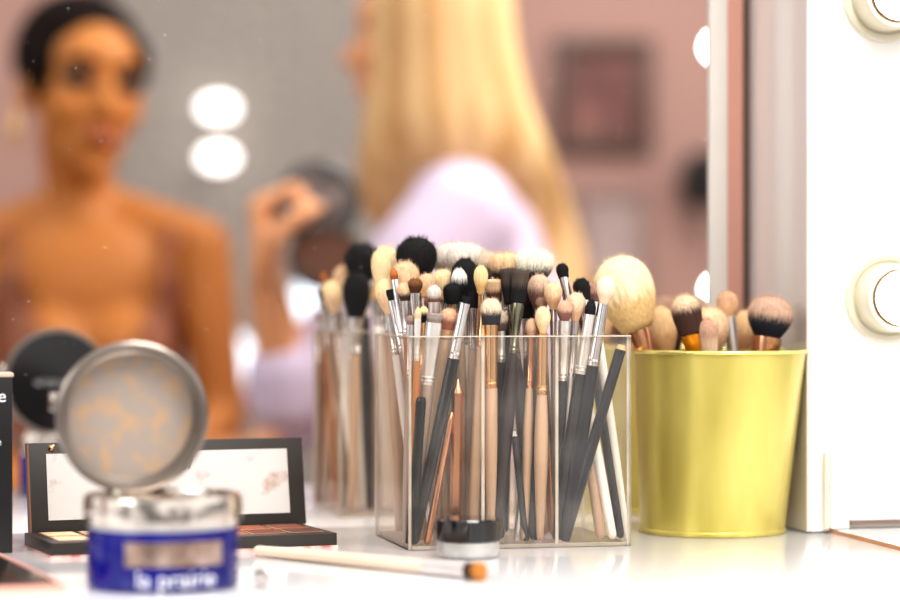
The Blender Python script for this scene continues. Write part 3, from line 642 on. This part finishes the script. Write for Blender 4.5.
# ---- woman facing us
M_skin = mat('tan_skin', rgb(196,128,60), .5, var=.06, scale=12, sss=.0)
M_skin2 = mat('light_skin', rgb(226,168,124), .5, var=.06, scale=12)
M_hair = mat('dark_hair', rgb(30,19,14), .8, spec=.15, var=.4, scale=40)
def hmat(c, yaw, roll=0, s=1):
    f = Vector((math.sin(yaw), -math.cos(yaw), 0)); x = Vector((math.cos(yaw), math.sin(yaw), 0)); z = Vector((0,0,1))
    if roll: R = Matrix.Rotation(roll, 3, f); x = R @ x; z = R @ z
    return lambda a, b, c_: c+(x*a+f*b+z*c_)*s, Matrix((x, f, z)).transposed()
def head_parts(h, R, s=1):
    e = lambda a, b, c_, r: ('e', h(a,b,c_), tuple(q*s for q in r), R)
    return [e(0,-.015,.035,(.073,.094,.084)), e(0,.022,-.018,(.060,.066,.082)), e(0,.036,-.070,(.043,.046,.036)), e(0,.066,-.094,(.020,.018,.018)),
            e(-.036,.058,-.022,(.024,.022,.024)), e(.036,.058,-.022,(.024,.022,.024)), e(0,.070,.040,(.050,.022,.030)),
            ('c', h(0,.086,.014), .008*s, h(0,.108,-.024), .012*s), e(-.011,.098,-.028,(.010,.012,.009)), e(.011,.098,-.028,(.010,.012,.009)),
            e(0,.084,-.058,(.026,.014,.016)), e(-.074,-.004,-.002,(.009,.018,.030)), e(.074,-.004,-.002,(.009,.018,.030))]
def hand_parts(wrist, dirv, side, palm, curl=.6, s=1):
    """five separate fingers closing toward 'palm'"""
    d = dirv.normalized(); n = palm.normalized(); n = (n-d*n.dot(d)).normalized(); u = d.cross(n)*side
    ps = []
    for i in range(4):
        o_ = (i-1.5)*.019*s
        k0 = wrist+d*.085*s+u*o_
        ps.append(('c', wrist+d*.01*s+u*o_*.6, .015*s, k0, .0115*s))
        a = curl*.9; p1 = k0+(d*math.cos(a)+n*math.sin(a))*(.040,.045,.042,.033)[i]*s
        a = curl*2; p2 = p1+(d*math.cos(a)+n*math.sin(a))*(.026,.029,.027,.021)[i]*s
        a = curl*2.9; p3 = p2+(d*math.cos(a)+n*math.sin(a))*.020*s
        ps += [('c', k0, .0095*s, p1, .0088*s), ('c', p1, .0088*s, p2, .008*s), ('c', p2, .008*s, p3, .0068*s)]
    t0 = wrist+d*.02*s-u*.026*s; t1 = wrist+d*.055*s-u*.05*s+n*.02*s; t2 = t1+(d*.6+n*.8).normalized()*.03*s; t3 = t2+(d*.3+n*.7+u*.6).normalized()*.024*s
    ps += [('c', t0, .015*s, t1, .012*s), ('c', t1, .011*s, t2, .010*s), ('c', t2, .010*s, t3, .008*s)]
    return ps
ZM = 3.65
M_ = lambda px, py, dz=0: P(px, py, ZM+dz)
hc = M_(82, 95, -.01)
h, HR = hmat(hc, math.radians(28), math.radians(-5), 1.12)
def zz(px, z, dz=0): p = M_(px, 300, dz); p.z = z; return p
wrR = zz(40, .66, -.34); wrL = zz(125, .66, -.36)
body = head_parts(h, HR, 1.12) + [
    ('c', h(0,-.02,-.05), .052, M_(82,208,.03), .052), ('c', M_(82,208,.03), .056, M_(86,240,.03), .065),
    ('c', M_(60,216,.04), .045, M_(-18,246,.02), .046), ('c', M_(110,216,.04), .045, M_(200,246,.02), .046),
    ('e', M_(88,290,.03), (.150,.085,.125)), ('e', M_(88,350,.03), (.135,.09,.13)), ('e', M_(50,350,-.03), (.062,.055,.065)), ('e', M_(128,350,-.03), (.062,.055,.065)),
    ('c', M_(88,380,.03), .11, zz(88,.62,.06), .115), ('e', zz(88,.55,.08), (.175,.13,.11)),
    ('c', M_(-20,252,.02), .044, M_(-52,420,.0), .036), ('c', M_(202,252,.02), .046, M_(222,420,.0), .037),
    ('c', M_(-52,420,.0), .036, wrR, .024), ('c', M_(222,420,.0), .037, wrL, .024),
    ('c', zz(50,.53,.04), .085, zz(30,.54,-.40), .06), ('c', zz(125,.53,.04), .085, zz(145,.54,-.40), .06),
    ('c', zz(30,.54,-.40), .058, zz(30,.10,-.42), .036), ('c', zz(145,.54,-.40), .058, zz(145,.10,-.42), .036),
    ('c', zz(30,.05,-.38), .036, zz(30,.032,-.56), .026), ('c', zz(145,.05,-.38), .036, zz(145,.032,-.56), .026)]
body += hand_parts(wrR, Vector((.25,-.9,-.2)), 1, Vector((0,0,-1)), .35) + hand_parts(wrL, Vector((-.25,-.9,-.2)), -1, Vector((0,0,-1)), .35)
w1 = root('woman', 'woman with slicked dark hair and dusty pink strappy dress, looking right', 'person', Matrix.Translation(Vector((0,0,0))))
link('body', blobs(body, .0065, 5), M_skin, w1)
dress = [('e', M_(88,290,.03), (.156,.092,.130)), ('e', M_(88,350,.03), (.141,.096,.136)), ('e', M_(52,345,-.04), (.069,.062,.072)), ('e', M_(126,345,-.04), (.069,.062,.072)),
    ('c', M_(88,380,.03), .117, zz(88,.62,.06), .122), ('e', zz(88,.55,.08), (.185,.14,.115)),
    ('c', zz(50,.53,.04), .095, zz(34,.54,-.34), .075), ('c', zz(125,.53,.04), .095, zz(141,.54,-.34), .075)]
bm = blobs(dress, .008, 4)
def neck(p):
    px = 450+p.x/p.y*F; py = HZ-(p.z-CZ)/p.y*F; u = abs(px-92)/72
    return py < 384-110*min(u, 1)**2.2
bmesh.ops.delete(bm, geom=[f for f in bm.faces if neck(f.calc_center_median())], context='FACES')
M_dress = mat('dusty_pink_fabric', rgb(158,104,80), .8, var=.12, scale=20)
link('dress', bm, M_dress, w1)
bm = bmesh.new()
for x0, x1 in ((20,6),(166,172)):
    tube(bm, [M_(x0,300,-.07), M_(x0-2,270,-.068), M_(x1,240,-.045), M_(x1,222,.0), M_(x1,228,.06), M_(x0,280,.11)], .006)
link('dress_strap', bm, M_dress, w1)
E = lambda a, b_, c_, r: ('e', h(a,b_,c_), tuple(q*1.12 for q in r), HR)
hair = [E(0,-.029,.053,(.083,.096,.084)), E(-.062,.0,.03,(.020,.045,.045)), E(.060,.012,.045,(.020,.045,.040)), E(0,-.012,.090,(.056,.060,.026)), E(0,-.12,.02,(.04,.04,.04))]
link('hair', blobs(hair, .006, 4), M_hair, w1)
for sx in (-1, 1):
    bm = bmesh.new(); g = bmesh.ops.create_uvsphere(bm, u_segments=20, v_segments=12, radius=1)
    for v in g['verts']: v.co = h(sx*.034, .078, .012)+HR @ Vector((v.co.x*.024, v.co.y*.011, v.co.z*.013))
    link('eye', bm, mat('smoky_eye', rgb(46,34,32), .5, var=.2), w1)
    bm = bmesh.new(); tube(bm, [h(sx*.014,.092,.030), h(sx*.032,.090,.037), h(sx*.052,.072,.031)], [.004,.0045,.002]); link('eyebrow', bm, M_hair, w1)
    if sx > 0: continue
    bm = bmesh.new(); g = bmesh.ops.create_uvsphere(bm, u_segments=16, v_segments=12, radius=1)
    for v in g['verts']: v.co = h(sx*.084, .0, -.050)+Vector((v.co.x*.008, v.co.y*.006, v.co.z*.030))
    for k in range(0): pass
    link('earring', bm, mat('pale_gold_earring', rgb(232,196,140), .3, .6, var=.1), w1)
bm = blobs([E(-.010,.098,-.053,(.014,.008,.006)), E(.010,.098,-.053,(.014,.008,.006)), E(0,.097,-.062,(.018,.009,.007))], .003, 2)
link('lips', bm, mat('rose_lips', rgb(168,96,66), .5), w1)
def stool(c, hgt, label):
    r = root('stool', label, 'stool', Matrix.Translation(c))
    bm = bmesh.new(); lathe(bm, [(.17,hgt-.06),(.19,hgt-.05),(.19,hgt-.015),(.17,hgt),(.001,hgt)], 40); link('seat', bm, mat('taupe_upholstery', rgb(120,104,98), .7), r, angle=40)
    bm = bmesh.new(); lathe(bm, [(.2,0),(.2,.012),(.04,.03),(.025,.04),(.025,hgt-.06)], 32); link('pedestal', bm, M_silver, r, angle=40)
cst = zz(88, 0, .08); cst.z = 0; stool(cst, .445, 'taupe padded stool under the dark-haired woman')

# ---- blonde artist turned away
ZB = 3.45
B_ = lambda px, py, dz=0: P(px, py, ZB+dz)
def zb(px, z, dz=0): p = B_(px, 300, dz); p.z = z; return p
h2, HR2 = hmat(B_(424, 42, .02), math.radians(-104))
sh = B_(462,222,-.10); el = B_(287,392,-.16); wr = B_(268,288,-.22)
sh2 = B_(440,235,.16); el2 = zb(330,.80,.22); wr2 = zb(262,.72,.10)
grip = B_(300, 214, -.24)
body = head_parts(h2, HR2) + [('c', h2(0,-.02,-.05), .05, B_(456,190,.03), .052),
    ('c', B_(456,190,.03), .07, sh, .062), ('c', B_(452,195,.05), .07, sh2, .06),
    ('e', B_(470,290,.02), (.10,.16,.15)), ('c', B_(472,330,.02), .13, zb(485,.62,.05), .13), ('e', zb(485,.56,.05), (.15,.18,.12)),
    ('c', sh, .058, el, .042), ('c', el, .040, wr, .027), ('c', sh2, .055, el2, .042), ('c', el2, .038, wr2, .026),
    ('c', zb(480,.55,-.05), .09, zb(330,.55,-.10), .06), ('c', zb(480,.55,.14), .09, zb(330,.55,.16), .06),
    ('c', zb(330,.55,-.10), .058, zb(335,.10,-.10), .036), ('c', zb(330,.55,.16), .058, zb(335,.10,.16), .036),
    ('c', zb(335,.05,-.10), .036, zb(235,.03,-.10), .026), ('c', zb(335,.05,.16), .036, zb(235,.03,.16), .026)]
body += hand_parts(wr, Vector((-.05,-.05,1)), 1, Vector((1,-.1,0)), 1.3, 1.25) + hand_parts(wr2, Vector((-1,.1,.1)), -1, Vector((0,0,-1)), .5)
w2 = root('woman', 'long-haired blonde woman in lilac top holding up a dark compact', 'person', Matrix.Translation(Vector((0,0,0))))
link('body', blobs(body, .0065, 5), M_skin2, w2)
top = [('c', B_(458,200,.03), .072, sh, .078), ('c', B_(454,205,.05), .078, sh2, .07),
    ('e', B_(470,290,.02), (.112,.172,.16)), ('c', B_(472,330,.02), .142, zb(485,.62,.05), .142), ('e', zb(485,.57,.05), (.16,.19,.12)),
    ('c', sh, .080, B_(395,300,-.14), .078), ('c', B_(395,300,-.14), .074, el, .056), ('c', el, .058, B_(284,372,-.175), .052),
    ('c', sh2, .072, el2, .056), ('c', el2, .052, el2.lerp(wr2, .7), .042)]
link('lilac_top', blobs(top, .008, 5), mat('lilac_fabric', rgb(214,203,226), .85, var=.08, scale=14), w2)
rows = [(-66,430,460,.0),(-60,402,486,.03),(-45,384,503,.07),(-20,372,513,.10),(20,368,517,.105),(60,369,522,.10),(100,366,532,.105),(130,362,545,.105),(165,358,560,.10),(200,358,573,.07),(235,372,584,.04),(270,470,592,.035),(320,520,594,.03),(365,545,586,.02),(380,560,576,.006)]
bm = bmesh.new(); last = None; seg = 72; rr = random.Random(3); jt = [rr.uniform(-1,1) for _ in range(seg)]
for (yy, xl, xr, tk) in rows:
    cz_ = .0 + (.02 if yy < 150 else .02+.06*min(1, (yy-150)/60))
    cpt = B_((xl+xr)/2, yy, cz_); hw = (xr-xl)/2/F*ZB; ring = []
    for i in range(seg):
        a = 2*PI*i/seg; q = 1+jt[i]*.03
        ring.append(bm.verts.new((cpt.x+hw*q*math.cos(a), cpt.y+max(tk,.004)*q*math.sin(a), cpt.z)))
    if last: [bm.faces.new((last[k], last[(k+1)%seg], ring[(k+1)%seg], ring[k])) for k in range(seg)]
    else: bm.faces.new(ring)
    last = ring
bm.faces.new(last)
hr = link('hair', bm, mat('blonde_hair', rgb(236,208,158), .55, col2=rgb(204,164,110), scale=8, stretch=(4,4,.3), bump=.1), w2)
sm = hr.modifiers.new('s', 'SUBSURF'); sm.levels = 1; sm.render_levels = 1
cst = zb(485, 0, .05); cst.z = 0; stool(cst, .445, 'taupe padded stool under the blonde woman')
# compact held up in her hand
cp = root('open_compact', 'open round dark compact held up in the blonde woman\'s hand', 'compact', frame(B_(318,203,-.25), math.radians(8)))
M_mb = mat('compact_black', rgb(34,28,28), .25, coat=.6, var=.2)
bm = bmesh.new(); lathe(bm, [(.050,0),(.053,.003),(.053,.008),(.050,.011),(.044,.011),(.043,.008)], 48); s = link('lid', bm, M_mb, cp, angle=35); s.rotation_euler = (math.radians(84), 0, 0)
bm = bmesh.new(); lathe(bm, [(.041,.0082),(.041,.009)], 48); link('mirror', bm, mat('greyish_mirror', rgb(120,108,104), .3, .5, col2=rgb(60,50,48), scale=30), s, angle=35)
bm = bmesh.new(); lathe(bm, [(.046,0),(.050,.003),(.050,.010),(.046,.013),(.040,.013),(.040,.011)], 48); s = link('base', bm, mat('compact_brown', rgb(48,28,18), .4, coat=.1, var=.2), cp, angle=35); s.location = (.008, -.035, -.075); s.rotation_euler = (math.radians(52), 0, 0)
bm = bmesh.new(); lathe(bm, [(.038,.0112),(.038,.012)], 40); link('pressed_powder', bm, mat('brown_powder', rgb(80,46,26), .8), s, angle=35)

# ---------------------------------------------------------------- mirrored copies of the table things, standing in for reflections
bpy.context.view_layer.update()
RM = Matrix.Identity(4)
for i in range(3):
    for j in range(3): RM[i][j] = (1 if i == j else 0)-2*N2[i]*N2[j]
n2l = N2.length_squared
RM = Matrix.Translation(N2*MD) @ RM @ Matrix.Translation(-N2*MD)
def reflect(rt, label, group=None):
    r = rt.copy(); C.objects.link(r); r.matrix_world = RM @ rt.matrix_world; r['label'] = label
    if group: r['group'] = group
    elif 'group' in r: del r['group']
    for ch in rt.children:
        c_ = ch.copy(); C.objects.link(c_); c_.parent = r; c_.matrix_parent_inverse = ch.matrix_parent_inverse.copy(); c_.matrix_basis = ch.matrix_basis.copy()
        for g in ch.children:
            d_ = g.copy(); C.objects.link(d_); d_.parent = c_; d_.matrix_parent_inverse = g.matrix_parent_inverse.copy(); d_.matrix_basis = g.matrix_basis.copy()
    return r
reflect(org, 'mirrored copy of the clear acrylic organiser, seen past its left side')
reflect(bk, 'mirrored copy of the yellow-green bucket, glimpsed through the organiser')
reflect(jar, 'mirrored copy of the cobalt jar and its black-topped lid')
SKIP = {'domed brush, pale above dark root, on tall gold ferrule', 'slim cream teardrop brush with gold ferrule above the middle', 'very wide fluffy grey brush at the back of the organiser', 'beige-grey brush at the back right of the wide grey one', 'flat-topped brush, peach above brown, behind the gold ferrules', 'black brush with grey-green ferrule and plum handle leaning left', 'black brush with flared grey-green ferrule and plum handle leaning right', 'fan of peach hairs with dark roots at the back', 'wide ivory brush with dark striped roots at the back', 'rounded rosy beige brush below the wide ivory one', 'peach teardrop brush on a thin silver ferrule, right compartment', 'small brown brush tucked below the rosy beige one', 'cream teardrop brush with gold ferrule in the middle compartment', 'small beige brush half hidden by the gold ferruled teardrop', 'rosy brown round brush with pale ferrule and charcoal handle', 'peach brush on slim silver stem between two charcoal handles', 'small black smudger brush with white handle leaning left', 'black rounded brush leaning left with black handle at right', 'slim pinkish brush leaning left with beige handle', 'pointed black pencil brush with pale ferrule and charcoal handle', 'ivory teardrop brush with silver ferrule leaning right over the edge', 'dark brush filling the gap behind the flared green ferrule', 'small brown brush behind the grey and white one', 'charcoal pencil with a peach end leaning at the right', 'slim grey-green pencil between two beige handles', 'thin dark pencil leaning between the two plum handles', 'thin silver pencil behind the plum handles', 'short rosy striped brush low at the bucket front', 'peach and brown brush with long silver ferrule leaning left', 'tan brush between the silver ferrule and stubby black brush',
        'huge cream powder brush leaning left out of the bucket', 'cream domed brush just left of the tallest black brush'}
for rt in BRUSHES+BKB:
    if rt['label'] in SKIP: continue
    reflect(rt, 'mirrored copy of '+rt['label'], 'brushes and pencils mirrored behind the organiser')

# ---------------------------------------------------------------- light
W = bpy.data.worlds.new('World'); S.world = W; W.use_nodes = True
nt = W.node_tree; bg = nt.nodes['Background']; tc = nt.nodes.new('ShaderNodeTexCoord'); sp = nt.nodes.new('ShaderNodeSeparateXYZ'); cr = nt.nodes.new('ShaderNodeValToRGB')
nt.links.new(tc.outputs['Generated'], sp.inputs[0])
ad = nt.nodes.new('ShaderNodeMapRange'); ad.inputs[1].default_value = -1; ad.inputs[2].default_value = 1
nt.links.new(sp.outputs['Z'], ad.inputs[0]); nt.links.new(ad.outputs[0], cr.inputs[0])
e = cr.color_ramp.elements; e[0].position = .3; e[0].color = (.30,.26,.24,1); e[1].position = .62; e[1].color = (1,.98,.95,1)
wv = nt.nodes.new('ShaderNodeTexNoise'); wv.inputs['Scale'].default_value = 2.2; wv.inputs['Detail'].default_value = 1
nt.links.new(tc.outputs['Generated'], wv.inputs['Vector'])
wr_ = nt.nodes.new('ShaderNodeMapRange'); wr_.inputs[1].default_value = .42; wr_.inputs[2].default_value = .55; wr_.inputs[3].default_value = .35; wr_.inputs[4].default_value = 1.25
nt.links.new(wv.outputs['Fac'], wr_.inputs[0])
wm = nt.nodes.new('ShaderNodeMix'); wm.data_type = 'RGBA'; wm.blend_type = 'MULTIPLY'; wm.inputs[0].default_value = 1
nt.links.new(cr.outputs[0], wm.inputs[6]); nt.links.new(wr_.outputs[0], wm.inputs[7])
nt.links.new(wm.outputs[2], bg.inputs[0]); bg.inputs[1].default_value = 1.15
def area(name, loc, target, size, power, col=(1,1,1)):
    l = bpy.data.lights.new(name, 'AREA'); l.energy = power; l.size = size; l.color = col
    o = bpy.data.objects.new(name, l); C.objects.link(o); o.location = loc
    o.rotation_euler = (Vector(target)-Vector(loc)).to_track_quat('-Z', 'Y').to_euler(); return o
area('overhead_fill', (.5, .9, 2.3), (.1, 1.8, .75), .9, 31, (1,.97,.93))  # unseen area light added overhead to brighten the table
area('left_fill', (-1.6, .4, 1.6), (0, 1.9, .85), .8, 9, (.95,.97,1))  # invented cool side light, gives the metals something bright to reflect
area('women_fill', (.9, 2.7, 2.2), (.0, 3.6, 1.1), .8, 22, (1,.95,.88))  # unseen area light added above the two women
area('wall_fill', (.6, 3.9, 2.6), (.2, 5.2, 1.2), 1.0, 20, (1,.96,.92))  # unseen area light added to brighten the back wall
# ---------------------------------------------------------------- camera
cam = bpy.data.cameras.new('camera'); co = bpy.data.objects.new('camera', cam); C.objects.link(co); S.camera = co
co.location = (0, 0, CZ); co.rotation_euler = (PI/2-(300-HZ)/F, 0, 0)
cam.sensor_width = 36; cam.lens = F/900*36; cam.clip_start = .02
cam.dof.use_dof = True; cam.dof.focus_distance = 1.895; cam.dof.aperture_fstop = 2.4
S.view_settings.view_transform = 'Standard'; S.view_settings.exposure = 0.42; S.view_settings.gamma = .86
S.cycles.transparent_max_bounces = 48; S.cycles.max_bounces = 8; S.cycles.use_denoising = True
